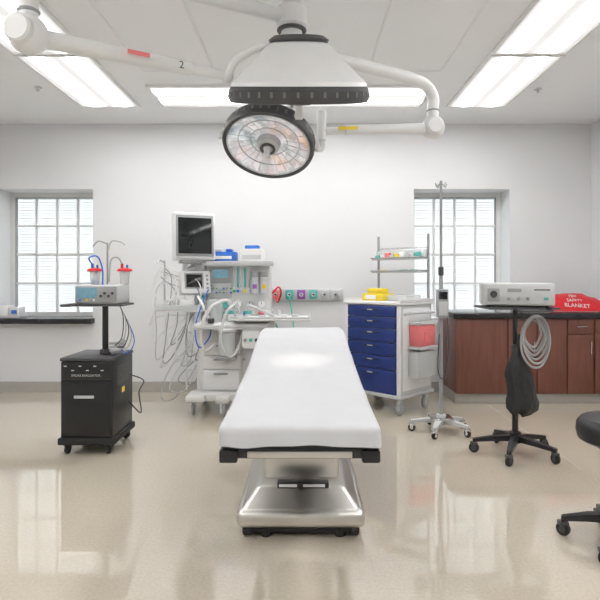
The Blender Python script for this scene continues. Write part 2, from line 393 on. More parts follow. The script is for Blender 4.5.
# ---------------------------------------------------------------- surgical lights
g=G('surgical_light',(-.07,2.95,H))
HX,HY=-.07,2.95
lathe('ceiling_plate',[(.001,0),(.17,0),(.17,-.02),(.09,-.06),(.001,-.06)],(HX,HY,H),'white',g)
cyl('column',(HX,HY,2.36),(HX,HY,H-.03),.055,'white',g)
cyl('collar_upper',(HX,HY,2.56),(HX,HY,2.68),.08,'white',g); cyl('collar_ring',(HX,HY,2.545),(HX,HY,2.56),.078,'dark',g)
cyl('collar_lower',(HX,HY,2.40),(HX,HY,2.52),.08,'white',g)
lathe('end_cap',[(.001,0),(.05,0),(.08,.03),(.08,.05),(.001,.05)],(HX,HY,2.345),'dark',g)
J2=(-1.16,2.35)
tube('arm2_upper',[(HX,HY,2.62),((HX+J2[0])/2,(HY+J2[1])/2,2.62),(J2[0],J2[1],2.62)],.038,'white',g,n=16,smooth=False)
cyl('arm2_post',(J2[0],J2[1],2.24),(J2[0],J2[1],2.67),.04,'white',g)
cyl('arm2_post_ring',(J2[0],J2[1],2.36),(J2[0],J2[1],2.375),.046,'grey',g)
sphere('arm2_joint',(J2[0],J2[1],2.27),.082,'white',g); cyl('arm2_joint_cap',(J2[0]-.01,J2[1]-.09,2.27),(J2[0],J2[1],2.27),.06,'white',g)
E2=(-.39,2.80,2.26)
cyl('arm2_spring_body',(J2[0],J2[1],2.265),(-.55,2.715,2.262),.040,'white',g,r2=.032)
cyl('arm2_spring_tip',(-.58,2.70,2.262),E2,.024,'white',g); sphere('arm2_elbow',E2,.034,'white',g)
text('arm2_number','2',(-.585,2.655,2.245),.05,'dark',g,rot=(math.pi/2,0,.54))
bx('arm2_sticker',(-.80,2.528,2.255),(-.70,2.5295,2.275),'pink',g,.0004,rot=(0,0,.54))
J1=(.80,3.5)
tube('arm1_upper',[(HX,HY,2.46),(.35,3.21,2.46),(.62,3.38,2.46),(.74,3.46,2.445),(J1[0],J1[1],2.38),(J1[0],J1[1],2.30),(J1[0],J1[1],2.2)],.036,'white',g,n=16)
cyl('arm1_ring',(J1[0],J1[1],2.29),(J1[0],J1[1],2.30),.041,'grey',g)
sphere('arm1_joint',(J1[0],J1[1],2.19),.072,'white',g); cyl('arm1_joint_cap',(J1[0],J1[1]-.08,2.19),J1+(2.19,),.052,'white',g)
E1=(.10,3.38,2.135)
cyl('arm1_spring_body',(J1[0],J1[1],2.185),(.24,3.405,2.15),.036,'white',g,r2=.028)
cyl('arm1_spring_tip',(.26,3.41,2.15),E1,.022,'white',g)
bx('arm1_sticker',(.20,3.366,2.142),(.32,3.368,2.162),'yellow',g,.0005,rot=(0,-.06,.13))
cyl('arm1_end_post',(E1[0],E1[1],2.08),(E1[0],E1[1],2.26),.028,'white',g)
def head(nm,loc,rot,R,prof_top,dark_rim,t=.085):
    h=G(nm,loc,rot=rot,parent=g)
    lathe('rim',[(R*.90,.004),(R*.92,-.004),(R*.98,-.002),(R,.012),(R,t*.75),(R*.96,t),(R*.88,t)],(0,0,0),dark_rim,h,n=64,cap=False)
    lathe('housing',prof_top,(0,0,0),'white',h,n=64)
    lathe('reflector',[(.001,.05),(R*.4,.045),(R*.7,.03),(R*.91,.004)],(0,0,0),'refl',h,n=64,cap=False)
    for k in range(24):
        a=2*math.pi*k/24; c,s_=math.cos(a),math.sin(a)
        cyl('rib_%02d'%k,(R*.32*c,R*.32*s_,.042),(R*.9*c,R*.9*s_,.003),.0016,'lgrey',h,n=6)
    for q,zz in ((.40,.043),(.66,.030),(.88,.005)):
        tube('ring_%d'%int(q*100),[(R*q*math.cos(2*math.pi*i/40),R*q*math.sin(2*math.pi*i/40),zz) for i in range(40)],.003,'lgrey',h,n=6,smooth=False,closed=True)
    lathe('centre_hub',[(.001,.04),(R*.26,.04),(R*.24,.0),(R*.14,-.012),(.001,-.012)],(0,0,0),'lgrey',h)
    lathe('centre_ring',[(R*.16,-.008),(R*.17,-.016),(R*.11,-.016),(R*.12,-.008)],(0,0,0),'dark',h,cap=False)
    lathe('handle',[(.001,-.085),(.018,-.085),(.024,-.07),(.018,-.045),(.026,-.01),(.001,-.01)],(0,0,0),'white',h)
    for k in range(36):
        a=2*math.pi*k/36
        o=bx('vent_%02d'%k,(-.006,-.002,-.012),(.006,.002,.012),'dim',h,0); o.location=((R+.0005)*math.cos(a),(R+.0005)*math.sin(a),.036); o.rotation_euler=(0,0,a+math.pi/2)
    return h
h1=head('lamp_head_round',(-.218,3.3,2.02),Euler((math.radians(-31),math.radians(7),0)),.275,[(.24,.085),(.262,.088),(.24,.11),(.16,.135),(.10,.15),(.001,.15)],'dark')
tube('yoke',[(.285*math.cos(a),.0,.05+.17*math.sin(a)) for a in [math.pi*i/16 for i in range(17)]],.014,'white',h1,n=10)
for sx in (-1,1): cyl('pivot_%s'%('l' if sx<0 else 'r'),(sx*.265,0,.05),(sx*.30,0,.05),.022,'white',h1)
tube('link_to_head_round',[(E1[0],E1[1],2.09),(.10,3.40,2.04),(.07,3.38,2.03)],.02,'white',g,n=10)
h2=head('lamp_head_dome',(-.03,2.78,2.125),Euler((math.radians(19),0,0)),.345,[(.30,.07),(.335,.072),(.33,.09),(.295,.118),(.15,.262),(.13,.27),(.001,.27)],'dark',t=.072)
lathe('top_cap',[(.001,.27),(.14,.27),(.145,.282),(.12,.30),(.001,.30)],(0,0,0),'dark',h2)
tube('yoke2',[(-.35,.03,.12),(-.31,.02,.19),(-.20,.0,.245),(-.1,0,.27)],.018,'white',h2,n=10)
sp=bpy.data.lights.new('surgical_bulb','SPOT'); sp.energy=30; sp.spot_size=math.radians(19); sp.spot_blend=.9; sp.shadow_soft_size=.05; sp.color=(1,.92,.80)
so=bpy.data.objects.new('surgical_bulb',sp); S.collection.objects.link(so); so.parent=h2.e; so.location=(0,0,-.105)

# ---------------------------------------------------------------- cabinets
g=G('base_cabinets',(2.3,5.84,0))
CF=5.54; CB=YB-.015; CR=XR-.015
bx('carcass',(1.50,CF+.02,.10),(CR,CB,.85),'wood',g,.002)
bx('toe_kick',(1.50,CF+.05,0.001),(CR,CB,.10),'base',g,.001)
bx('countertop',(1.46,CF-.03,.85),(CR,CB,.905),'counter',g,.008)
dx=[(1.50,2.0),(2.01,2.29),(2.30,2.59)]
for i,(a,b) in enumerate(dx): bx('door_panel_%d'%i,(a+.003,CF,.11),(b-.003,CF+.022,.84),'wood',g,.003)
for i,(a,b) in enumerate(((2.60,2.86),(2.87,3.115))):
    bx('drawer_%d'%i,(a+.003,CF,.70),(b-.003,CF+.022,.84),'wood',g,.003); bx('cab_door_%d'%i,(a+.003,CF,.11),(b-.003,CF+.022,.69),'wood',g,.003)
    tube('drawer_pull_%d'%i,[((a+b)/2-.05,CF,.77),((a+b)/2-.05,CF-.03,.77),((a+b)/2+.05,CF-.03,.77),((a+b)/2+.05,CF,.77)],.005,'chrome',g,smooth=False)
for i,x in enumerate((2.26,2.34,2.82,2.91)): tube('door_pull_%d'%i,[(x,CF,.62),(x,CF-.03,.62),(x,CF-.03,.50),(x,CF,.50)],.005,'chrome',g,smooth=False)

g=G('red_blanket_bag',(2.78,5.75,.91))
# soft vinyl bag slumped back on the counter, far corner folded over
vs=[];fs=[];nx,ny=28,18
for side in (0,1):
    for j in range(ny+1):
        for i in range(nx+1):
            u=i/nx; v=j/ny
            x=2.80+(2*u-1)*.285+.035*(.5-v)*0-.05*v+.02*math.sin(6*v)*u
            th=.06*(math.sin(math.pi*min(max(u,.02),.98))**.3)*(1-.65*v)
            yc=5.68+.17*v; y=yc+(th if side else -th)
            z=.915+(.20-.06*u)*math.sin(v*1.45)/math.sin(1.45)+(0 if not side else -.0)
            z+=.014*math.sin(9*u+2)*v
            nn=noise.noise(Vector((u*6,v*5,side*5)))*.016
            vs.append((x,y+nn*(math.sin(math.pi*u)),max(.912,z+nn*.8*v)))
W=(nx+1)*(ny+1)
for side in (0,1):
    for j in range(ny):
        for i in range(nx):
            a=side*W+j*(nx+1)+i; fs.append((a,a+1,a+nx+2,a+nx+1))
bd=[i for i in range(nx)]+[j*(nx+1)+nx for j in range(ny)]+[ny*(nx+1)+i for i in range(nx,0,-1)]+[j*(nx+1) for j in range(ny,0,-1)]
for k in range(len(bd)):
    k2=(k+1)%len(bd); fs.append((bd[k],bd[k2],W+bd[k2],W+bd[k]))
mesh('bag_body',vs,fs,'red',g,ang=70)
for i,(t,z,sz) in enumerate((('FIRE',1.055,.045),('SAFETY',1.012,.05),('BLANKET',.960,.062))):
    v=(z-.915)/.18
    text('label_%d'%i,t,(2.75,5.68+.16*v-.06*(1-.65*v)-.024,z-.005),sz,'paper',g,rot=(math.pi/2-.55,.06,0))

# ---------------------------------------------------------------- gas outlet rail
g=G('medical_gas_outlet_rail',(-.05,6.12,1.07))
bx('rail',(-.50,YB-.03,1.0),(.42,YB,1.13),'lgrey',g,.006)
for i,(x,m) in enumerate(((-.32,'pink'),(-.17,'teal'),(-.04,'purple'),(.09,'teal'),(.21,'lgrey'),(.33,'lgrey'))):
    bx('outlet_%d'%i,(x-.045,YB-.05,1.02),(x+.045,YB-.028,1.12),m,g,.006)
    cyl('port_%d'%i,(x,YB-.085,1.07),(x,YB-.05,1.07),.022,'chrome',g); cyl('port_core_%d'%i,(x,YB-.088,1.07),(x,YB-.084,1.07),.012,'dark',g)

# ---------------------------------------------------------------- anaesthesia machine
g=G('anesthesia_machine',(-.66,5.4,0))
bx('base',(-1.04,5.08,.125),(-.28,5.68,.20),'offw',g,.02)
for i,(x,y) in enumerate(((-1.02,5.12),(-.74,5.02),(-.30,5.08),(-1.0,5.62),(-.32,5.62))): caster(g,x,y,.06,'caster_%d'%i,'grey','white',a=.5*i)
bx('foot_left',(-1.08,5.02,.13),(-.9,5.3,.19),'offw',g,.02); bx('foot_front',(-.80,4.97,.13),(-.68,5.2,.19),'offw',g,.02)
bx('cabinet',(-.98,5.18,.19),(-.36,5.68,.80),'offw',g,.02)
bx('cabinet_side_column',(-1.01,5.22,.19),(-.965,5.66,1.0),'white',g,.015)
for i,(a,b) in enumerate(((.22,.40),(.41,.53),(.54,.66))):
    bx('drawer_%d'%i,(-.94,5.158,a),(-.60,5.182,b),'white',g,.008); bx('drawer_handle_%d'%i,(-.84,5.145,b-.04),(-.71,5.16,b-.025),'grey',g,.003)
bx('side_access_panel',(-.58,5.165,.24),(-.40,5.185,.62),'lgrey',g,.006); cyl('side_panel_lock',(-.56,5.155,.5),(-.56,5.17,.5),.012,'grey',g)
bx('desk',(-.99,4.98,.80),(-.32,5.68,.845),'white',g,.02,seg=3)
bx('desk_trim',(-.995,4.972,.79),(-.315,5.0,.81),'lgrey',g,.005)
bx('side_work_tray',(-.66,4.90,.87),(.05,5.30,.895),'white',g,.03,seg=4)
tube('side_tray_lip',[(-.65,5.28,.90),(-.65,4.91,.90),(.04,4.91,.90),(.04,5.28,.90)],.010,'lgrey',g,smooth=False)
bx('tray_bracket',(-.55,5.1,.84),(-.40,5.4,.875),'lgrey',g)
bx('tray_under_arm',(-.42,5.12,.60),(-.28,5.4,.86),'offw',g,.02)
bx('ventilator_pod',(-.56,4.96,.62),(-.40,5.20,.79),'white',g,.02,seg=3)
for i in range(3): cyl('ventilator_knob_%d'%i,(-.53+.05*i,4.945,.70),(-.53+.05*i,4.965,.70),.016,('grey','teal','dark')[i],g,n=16)
bx('upper_housing',(-.95,5.38,.84),(-.33,5.66,1.38),'offw',g,.015)
bx('left_module_stack',(-1.03,5.36,.86),(-.95,5.6,1.12),'white',g,.01)
for i in range(3): bx('stack_slot_%d'%i,(-1.02,5.352,.88+.08*i),(-.96,5.362,.93+.08*i),('grey','lgrey','teal')[i],g,.003)
bx('top_shelf',(-.97,5.28,1.38),(-.30,5.68,1.405),'white',g,.008)
bx('shelf_lip',(-.97,5.272,1.365),(-.30,5.285,1.41),'lgrey',g,.004)
bx('front_panel_left',(-.92,5.366,1.06),(-.70,5.382,1.36),'lgrey',g,.004)
bx('flowmeter_bank',(-.69,5.355,1.10),(-.52,5.382,1.37),'white',g,.004)
for i in range(5):
    x=-.675+i*.034; cyl('flow_tube_%d'%i,(x,5.345,1.16),(x,5.345,1.35),.009,'teal' if i%2 else 'glassy',g,n=12); cyl('flow_knob_%d'%i,(x,5.33,1.125),(x,5.36,1.125),.014,('green','lblue','lgrey','yellow','white')[i],g,n=16)
for i in range(5):
    x=-.875+i*.115; z=1.0
    cyl('gauge_%d'%i,(x,5.345,z),(x,5.385,z),.042,'lgrey',g); cyl('gauge_face_%d'%i,(x,5.343,z),(x,5.346,z),.035,('paper','teal','paper','lgrey','paper')[i],g); bx('gauge_needle_%d'%i,(x-.002,5.340,z),(x+.002,5.343,z+.026),'dark',g,0)
for i,(x,m) in enumerate(((-.475,'purple'),(-.385,'yellow'))):
    cyl('vaporizer_%d'%i,(x,5.33,1.10),(x,5.33,1.26),.042,'lgrey',g); cyl('vaporizer_dial_%d'%i,(x,5.33,1.26),(x,5.33,1.31),.036,'grey',g); bx('vaporizer_band_%d'%i,(x-.02,5.283,1.15),(x+.02,5.29,1.19),m,g,.001)
bx('control_screen',(-.89,5.355,1.20),(-.71,5.37,1.34),'grey',g,.004)
bx('control_screen_lit',(-.88,5.352,1.25),(-.74,5.356,1.33),'scrlit',g,.001)
for i in range(12): cyl('panel_button_%d'%i,(-.88+.034*(i%6),5.35,1.15-.04*(i//6)),(-.88+.034*(i%6),5.37,1.15-.04*(i//6)),.009,('grey','green','lgrey','lblue')[i%4],g,n=12)
cyl('absorber_canister',(-.70,5.04,.55),(-.70,5.04,.77),.080,'glassy',g); cyl('absorber_fill',(-.70,5.04,.57),(-.70,5.04,.68),.070,'paper',g)
cyl('absorber_head',(-.70,5.04,.77),(-.70,5.04,.80),.09,'white',g); cyl('absorber_base',(-.70,5.04,.52),(-.70,5.04,.55),.09,'grey',g)
bx('absorber_bracket',(-.78,5.04,.72),(-.62,5.25,.79),'white',g,.01)
lathe('bellows',[(.001,0),(.07,0),(.07,.02)]+[(.066 if k%2 else .055,.03+.012*k) for k in range(10)]+[(.06,.16),(.001,.17)],(-.84,5.2,.845),'grey',g)
lathe('bellows_dome',[(.08,0),(.08,.15),(.06,.2),(.001,.215)],(-.84,5.2,.845),'glassy',g)
for i,(x,m) in enumerate(((-.68,'teal'),(-.60,'glassy'),(-.52,'teal'))):
    cyl('valve_%d'%i,(x,5.15,.845),(x,5.15,.92),.03,'white',g); cyl('valve_cap_%d'%i,(x,5.15,.92),(x,5.15,.95),.034,m,g)
cyl('apl_knob',(-.84,5.0,.845),(-.84,5.0,.89),.03,'dark',g)
for i in range(6):
    x=-.9+i*.09; bx('panel_label_%d'%i,(x,5.366,.90),(x+.06,5.379,.93),('yellow','teal','paper','lblue','paper','pink')[i],g,.001)
for i in range(5): bx('desk_item_%d'%i,(-.52+i*.1,5.02+.03*(i%2),.895),(-.46+i*.1,5.12,.905+.004*i),('paper','lgrey','paper','white','lgrey')[i],g,.003)
for i in range(3): cyl('tray_bottle_%d'%i,(-.36+.06*i,5.2,.895),(-.36+.06*i,5.2,.95),.014,('paper','glassy','white')[i],g,n=14)
bx('blue_supply_box',(-.90,5.34,1.405),(-.66,5.52,1.50),'lblue',g,.006); bx('blue_box_glove_a',(-.88,5.36,1.50),(-.80,5.5,1.535),'white',g,.01); bx('blue_box_glove_b',(-.76,5.36,1.50),(-.70,5.5,1.53),'lblue',g,.01)
bx('white_supply_box',(-.62,5.34,1.405),(-.40,5.52,1.53),'paper',g,.006); bx('white_box_label',(-.60,5.335,1.43),(-.42,5.341,1.47),'lgrey',g,.001); bx('blue_pouch',(-.58,5.38,1.53),(-.44,5.5,1.565),'lblue',g,.012)
bx('box_label_blue',(-.88,5.335,1.43),(-.70,5.341,1.46),'paper',g,.001)
cyl('mast',(-.98,5.45,.8),(-.98,5.45,1.68),.02,'white',g); bx('mast_clamp',(-1.0,5.42,1.0),(-.90,5.5,1.06),'lgrey',g)
bx('mast_clamp_top',(-1.0,5.42,1.32),(-.90,5.5,1.38),'lgrey',g)
tube('monitor_arm',[(-.98,5.45,1.42),(-1.06,5.38,1.36),(-1.14,5.32,1.33),(-1.12,5.30,1.40),(-1.06,5.32,1.44)],.024,'white',g,n=10)
m1=G('patient_monitor',(-1.05,5.25,1.64),rot=Euler((math.radians(-3),0,math.radians(24))),parent=g)
bx('shell',(-.18,-.03,-.225),(.21,.10,.225),'white',m1,.02,seg=3); bx('shell_back',(-.15,.08,-.17),(.15,.18,.17),'lgrey',m1,.03)
bx('bezel',(-.165,-.037,-.19),(.188,-.028,.195),'grey',m1,.008); bx('screen',(-.145,-.040,-.165),(.168,-.036,.17),'scr',m1,.002)
bx('bezel_foot',(-.165,-.039,-.215),(.188,-.028,-.195),'lgrey',m1,.004)
bx('tilt_mount',(-.12,-.02,-.25),(.12,.10,-.22),'grey',m1,.01); bx('handle',(-.08,.0,.22),(.10,.05,.235),'lgrey',m1,.006)
m2=G('gas_monitor',(-1.03,5.28,1.21),rot=Euler((math.radians(-12),0,math.radians(25))),parent=g)
bx('shell',(-.14,-.02,-.11),(.14,.10,.11),'white',m2,.015); bx('screen',(-.11,-.024,-.065),(.07,-.018,.085),'grey',m2,.003); bx('screen_inner',(-.095,-.026,-.05),(.055,-.023,.07),'scr',m2,.002)
for k in range(4): cyl('button_%d'%k,(.105,-.028,.06-.04*k),(.105,-.018,.06-.04*k),.012,'grey',m2,n=12)
bx('module_rack',(-1.10,5.36,1.32),(-.96,5.5,1.42),'white',g,.01)
bx('cable_tray',(-1.38,5.2,.93),(-.95,5.45,.95),'white',g,.008); bx('tray_side',(-1.38,5.19,.95),(-1.0,5.2,1.0),'glassy',g,.002)
bx('hanging_module_a',(-1.32,5.22,.95),(-1.20,5.36,1.04),'lgrey',g,.01); bx('hanging_module_b',(-1.16,5.22,.95),(-1.03,5.36,1.05),'white',g,.01)
cyl('tray_post',(-1.36,5.42,.94),(-1.36,5.42,1.42),.009,'lgrey',g)
tube('post_hook',[(-1.36,5.42,1.40),(-1.40,5.38,1.42),(-1.43,5.36,1.38)],.006,'chrome',g)
for i in range(14):
    x=-1.42+.033*i; z0=1.36-.05*(i%4); dz=.35+.08*(i%5)
    tube('cable_%02d'%i,[(-1.38+.03*(i%3),5.36,z0),(x-.05*math.sin(i),5.25,z0-.15),(x+.04*math.cos(i*2),5.2,z0-dz),(x-.03,5.22,z0-dz-.2-.03*(i%3)),(x+.06+.02*(i%3),5.25,z0-dz-.12),(-1.05,5.35,.9+.02*i)],.0050,('white','paper','lgrey','white','grey','paper','grey')[i%7],g,n=6)
for i in range(3):
    x=-1.28+.08*i
    tube('floor_cord_%d'%i,[(-1.0,5.4,.7-.1*i),(x,5.35,.4),(x-.08,5.3,.12+.08*i),(x+.05,5.4,.12+.06*i),(-1.0+.02*i,5.5,.5)],.005,('lgrey','white','grey')[i],g,n=6)
def corr(name,pts,r,m): tube(name,pts,r,m,g,n=10)
corr('breathing_hose_a',[(-.68,5.15,.95),(-.70,5.0,1.05),(-.84,4.95,.98),(-.93,5.0,.78),(-.90,5.05,.60),(-.80,5.0,.66)],.015,'white')
corr('breathing_hose_b',[(-.52,5.15,.95),(-.50,5.0,1.0),(-.38,4.98,.96),(-.28,5.02,.91)],.014,'lgrey')
corr('breathing_hose_c',[(-.60,5.12,.95),(-.62,4.98,1.02),(-.70,4.9,.92),(-.74,4.90,.70),(-.66,4.92,.56),(-.60,4.98,.62),(-.55,5.02,.78)],.013,'glassy')
corr('breathing_hose_d',[(-.95,5.4,1.0),(-.98,5.15,1.08),(-.92,5.0,1.02),(-.86,5.02,.88)],.012,'white')
corr('sample_line',[(-.9,5.36,1.18),(-.94,5.2,1.05),(-1.0,5.1,.8),(-.96,5.08,.62),(-.86,5.05,.72),(-.84,5.0,.84)],.006,'lblue')
for i in range(5):
    tube('side_rack_bar_%d'%i,[(-1.12,5.3,.38+.09*i),(-.95,5.22,.38+.09*i)],.006,'white',g,smooth=False)
for x,y in ((-1.12,5.3),(-1.0,5.24)): cyl('side_rack_post',(x,y,.19),(x,y,.93),.009,'white',g)
tube('red_hose',[(-.32,5.50,1.10),(-.26,5.48,1.16),(-.24,5.6,1.1),(-.28,5.75,1.0),(-.32,6.03,1.06)],.009,'red',g)
tube('green_hose',[(-.34,5.6,.9),(-.2,5.7,.6),(-.12,5.9,.7),(-.17,6.03,1.06)],.008,'teal',g)
cyl('gas_cylinder',(-.29,5.62,.25),(-.29,5.62,.72),.055,'teal',g)

# ---------------------------------------------------------------- crash cart
g=G('medical_supply_cart',(.81,5.454,0),rz=math.radians(-45),world=False); g.o=Vector((0,0,0))
bx('body',(-.325,-.25,.17),(.325,.26,1.0),'lgrey',g,.01)
bx('front_post_l',(-.325,-.262,.17),(-.285,-.24,1.0),'white',g,.005); bx('front_post_r',(.285,-.262,.17),(.325,-.24,1.0),'white',g,.005)
bx('side_panel',(.322,-.22,.22),(.330,.23,.97),'white',g,.004)
bx('top_surface',(-.34,-.275,1.0),(.34,.275,1.03),'white',g,.01)
boxes('top_rim',[((-.34,-.275,1.03),(-.325,.275,1.055)),((.325,-.275,1.03),(.34,.275,1.055)),((-.325,.26,1.03),(.325,.275,1.055))],'white',g)
z=.99
for i,hh in enumerate((.105,.105,.125,.125,.125,.225)):
    bx('drawer_%d'%i,(-.283,-.275,z-hh+.006),(.283,-.245,z),'blue',g,.006)
    bx('drawer_pull_%d'%i,(-.10,-.287,z-.040),(.10,-.272,z-.026),'navy2',g,.004)
    bx('drawer_catch_%d'%i,(-.03,-.290,z-.040),(.03,-.286,z-.030),'lgrey',g,.001); z-=hh
bx('bumper',(-.345,-.28,.15),(.345,.28,.185),'lgrey',g,.012)
for i,(x,y) in enumerate(((-.28,-.21),(.28,-.21),(-.28,.21),(.28,.21))): caster(g,x,y,.062,'caster_%d'%i,'grey','lgrey',a=.3+i)
tube('push_handle',[(.33,-.2,.92),(.39,-.2,.93),(.39,.2,.93),(.33,.2,.92)],.012,'lgrey',g,smooth=False)
bx('sharps_container',(.335,-.13,.62),(.45,.13,.82),'pink',g,.015,taper=(1.05,1.05)); bx('sharps_lid',(.333,-.14,.82),(.46,.14,.85),'glassy',g,.008); bx('sharps_label',(.451,-.06,.66),(.4575,.06,.76),'pink',g,.001)
bx('sharps_bracket',(.33,-.145,.60),(.465,.145,.625),'lgrey',g,.004)
bx('side_bin',(.335,-.15,.34),(.44,.15,.58),'glassy',g,.01); bx('side_bin_papers',(.345,-.13,.36),(.42,.13,.56),'lgrey',g,.004)
bx('yellow_box',(-.23,-.12,1.03),(.03,.06,1.10),'yellow',g,.01); bx('yellow_box_top',(-.19,-.09,1.10),(-.01,.03,1.15),'yellow',g,.012); bx('yellow_box_label',(-.18,-.124,1.045),(-.06,-.119,1.085),'paper',g,.001)
bx('clear_tray',(.06,-.1,1.03),(.28,.15,1.09),'glassy',g,.01)
for sx,nm in ((-.30,'l'),(.30,'r')): cyl('shelf_post_'+nm,(sx,.24,1.0),(sx,.24,1.68),.013,'grey',g)
for i,zz in enumerate((1.30,1.43)):
    bx('shelf_%d'%i,(-.30,.12,zz),(.30,.26,zz+.012),'glassy',g,.004)
    tube('shelf_rail_%d'%i,[(-.30,.24,zz+.02),(-.30,.11,zz+.02),(.30,.11,zz+.02),(.30,.24,zz+.02)],.008,'grey',g,smooth=False)
tube('top_rail',[(-.30,.24,1.55),(.30,.24,1.55)],.007,'chrome',g,smooth=False)
bx('shelf_back_bin',(-.29,.19,1.442),(.29,.25,1.53),'glassy',g,.006)
cc=('teal','paper','pink','lgrey','yellow','paper','lgrey','lgrey','teal','paper')
for i in range(9):
    bx('supply_bin_%d'%i,(-.27+.06*i,.14,1.442),(-.22+.06*i,.185,1.48+.012*(i%3)),cc[i],g,.005)
    if i%2: bx('supply_low_%d'%i,(-.27+.06*i,.14,1.312),(-.22+.06*i,.22,1.335),cc[(i+3)%10],g,.005)

# ---------------------------------------------------------------- IV pole
g=G('iv_pole',(1.105,4.55,0)); X,Y=1.105,4.55
star_base(g,X,Y,.24,'lgrey',hub_z=.11,wr=.03,a0=.5,fork='chrome')
bx('weight_plate',(X-.09,Y-.09,.105),(X+.09,Y+.09,.125),'chrome',g,.008)
cyl('pole_lower',(X,Y,.1),(X,Y,1.3),.016,'grey',g); cyl('pole_upper',(X,Y,1.3),(X,Y,2.04),.011,'grey',g); cyl('collar',(X,Y,1.27),(X,Y,1.34),.022,'dark',g)
for k in range(4):
    a=k*math.pi/2+.4; c,s_=math.cos(a),math.sin(a)
    tube('hook_%d'%k,[(X,Y,2.03),(X+.03*c,Y+.03*s_,2.0),(X+.045*c,Y+.045*s_,1.99),(X+.055*c,Y+.055*s_,2.02)],.004,'grey',g)
bx('pump_body',(X-.045,Y-.075,.93),(X+.045,Y-.005,1.16),'grey',g,.01); bx('pump_screen',(X-.033,Y-.079,1.08),(X+.033,Y-.074,1.14),'scr',g,.002)
bx('pump_door',(X-.035,Y-.079,.95),(X+.035,Y-.074,1.06),'lgrey',g,.003); bx('pump_clamp',(X-.03,Y-.02,1.0),(X+.03,Y+.03,1.06),'dark',g)
tube('pump_cord',[(X+.04,Y-.04,.95),(X+.05,Y-.05,.7),(X+.02,Y-.03,.45),(X-.03,Y-.03,.5),(X-.02,Y-.02,.8)],.005,'dark',g)

# ---------------------------------------------------------------- console on roll stand
g=G('medical_console_stand',(1.49,3.97,0)); X,Y=1.49,3.97
star_base(g,X,Y,.29,'black',hub_z=.13,wr=.035,a0=.45)
cyl('pole_outer',(X,Y,.1),(X,Y,.75),.022,'black',g); cyl('pole_inner',(X,Y,.7),(X,Y,1.04),.018,'black',g); cyl('pole_collar',(X,Y,.73),(X,Y,.78),.03,'dark',g)
bx('platform',(X-.24,Y-.18,1.035),(X+.24,Y+.18,1.05),'dark',g,.004); tube('platform_handle',[(X+.15,Y-.18,1.04),(X+.15,Y-.25,1.03),(X-.05,Y-.25,1.03),(X-.05,Y-.18,1.04)],.008,'dark',g)
c=G('console',(X,Y,1.05),rot=Euler((0,0,math.radians(-14))),parent=g)
bx('case',(-.235,-.17,.012),(.235,.17,.165),'lgrey',c,.012); bx('fascia',(-.225,-.178,.02),(.225,-.168,.155),'lgrey',c,.006)
bx('socket_panel',(-.20,-.184,.04),(-.12,-.176,.13),'grey',c,.006); cyl('light_socket',(-.16,-.195,.09),(-.16,-.18,.09),.024,'dark',c)
for k in range(3): cyl('knob_%d'%k,(-.06+.06*k,-.195,.06),(-.06+.06*k,-.176,.06),.012,'grey',c,n=16)
bx('display',(-.07,-.182,.105),(.02,-.176,.13),'grey',c,.002); bx('power_switch',(.16,-.184,.05),(.19,-.176,.07),'teal',c,.002); bx('brand_label',(.10,-.180,.115),(.2,-.177,.125),'dim',c,0)
for k in range(10): bx('side_vent_%d'%k,(.234,-.12+.025*k,.04),(.237,-.108+.025*k,.13),'dim',c,0)
for sx in (-.19,.19):
    for sy in (-.13,.13): cyl('foot',(sx,sy,0),(sx,sy,.014),.014,'rubber',c,n=12)
for k in range(6):
    r=.055+.010*k; cx=X+.095+.006*math.sin(k*2.1); cz=.865-.01*k
    tube('cable_coil_%d'%k,[(cx+r*math.cos(2*math.pi*i/16)*(1+.08*math.sin(k+i*.8)),Y-.08-.012*k+.015*math.sin(i),cz+r*1.7*math.sin(2*math.pi*i/16)) for i in range(16)],.008,('cord','grey')[k%2],g,closed=True,seg=4)
cyl('cable_hook',(X,Y,.97),(X+.09,Y-.13,.97),.007,'dark',g)
vs=[];fs=[];n=48
rings=((.86,.010,.010,.0),(.80,.016,.014,-.005),(.74,.03,.025,-.01),(.69,.055,.04,-.01),(.64,.075,.05,-.01),(.58,.09,.055,-.005),(.52,.095,.06,.0),(.46,.10,.06,.01),(.40,.105,.06,.015),(.35,.095,.055,.015),(.315,.065,.045,.005),(.30,.03,.02,-.01))
for k,(z,rx,ry,ox) in enumerate(rings):
    for i in range(n):
        a=2*math.pi*i/n
        q=1+.26*noise.noise(Vector((math.cos(a)*2.2,math.sin(a)*2.2,z*7)))+.08*math.sin(9*a+z*18)
        zz=z+.04*noise.noise(Vector((math.cos(a)*1.5,math.sin(a)*1.5,z*3+9)))*(1 if k>3 else 0)
        vs.append((X+ox+rx*q*math.cos(a),Y-.085+ry*q*math.sin(a),zz))
K=len(rings)
for k in range(K-1):
    for i in range(n): fs.append((k*n+i,k*n+(i+1)%n,(k+1)*n+(i+1)%n,(k+1)*n+i))
fs+=[tuple(range(n)),tuple((K-1)*n+i for i in range(n))]
mesh('hanging_bag',vs,fs,'bag',g,ang=80)
for sx in (-.03,.03): tube('bag_cord_%s'%('l' if sx<0 else 'r'),[(X+sx*.3,Y-.085,.83),(X+sx,Y-.09,.93),(X+sx*.5,Y-.06,1.02),(X,Y-.02,1.03)],.004,'dark',g,n=6)

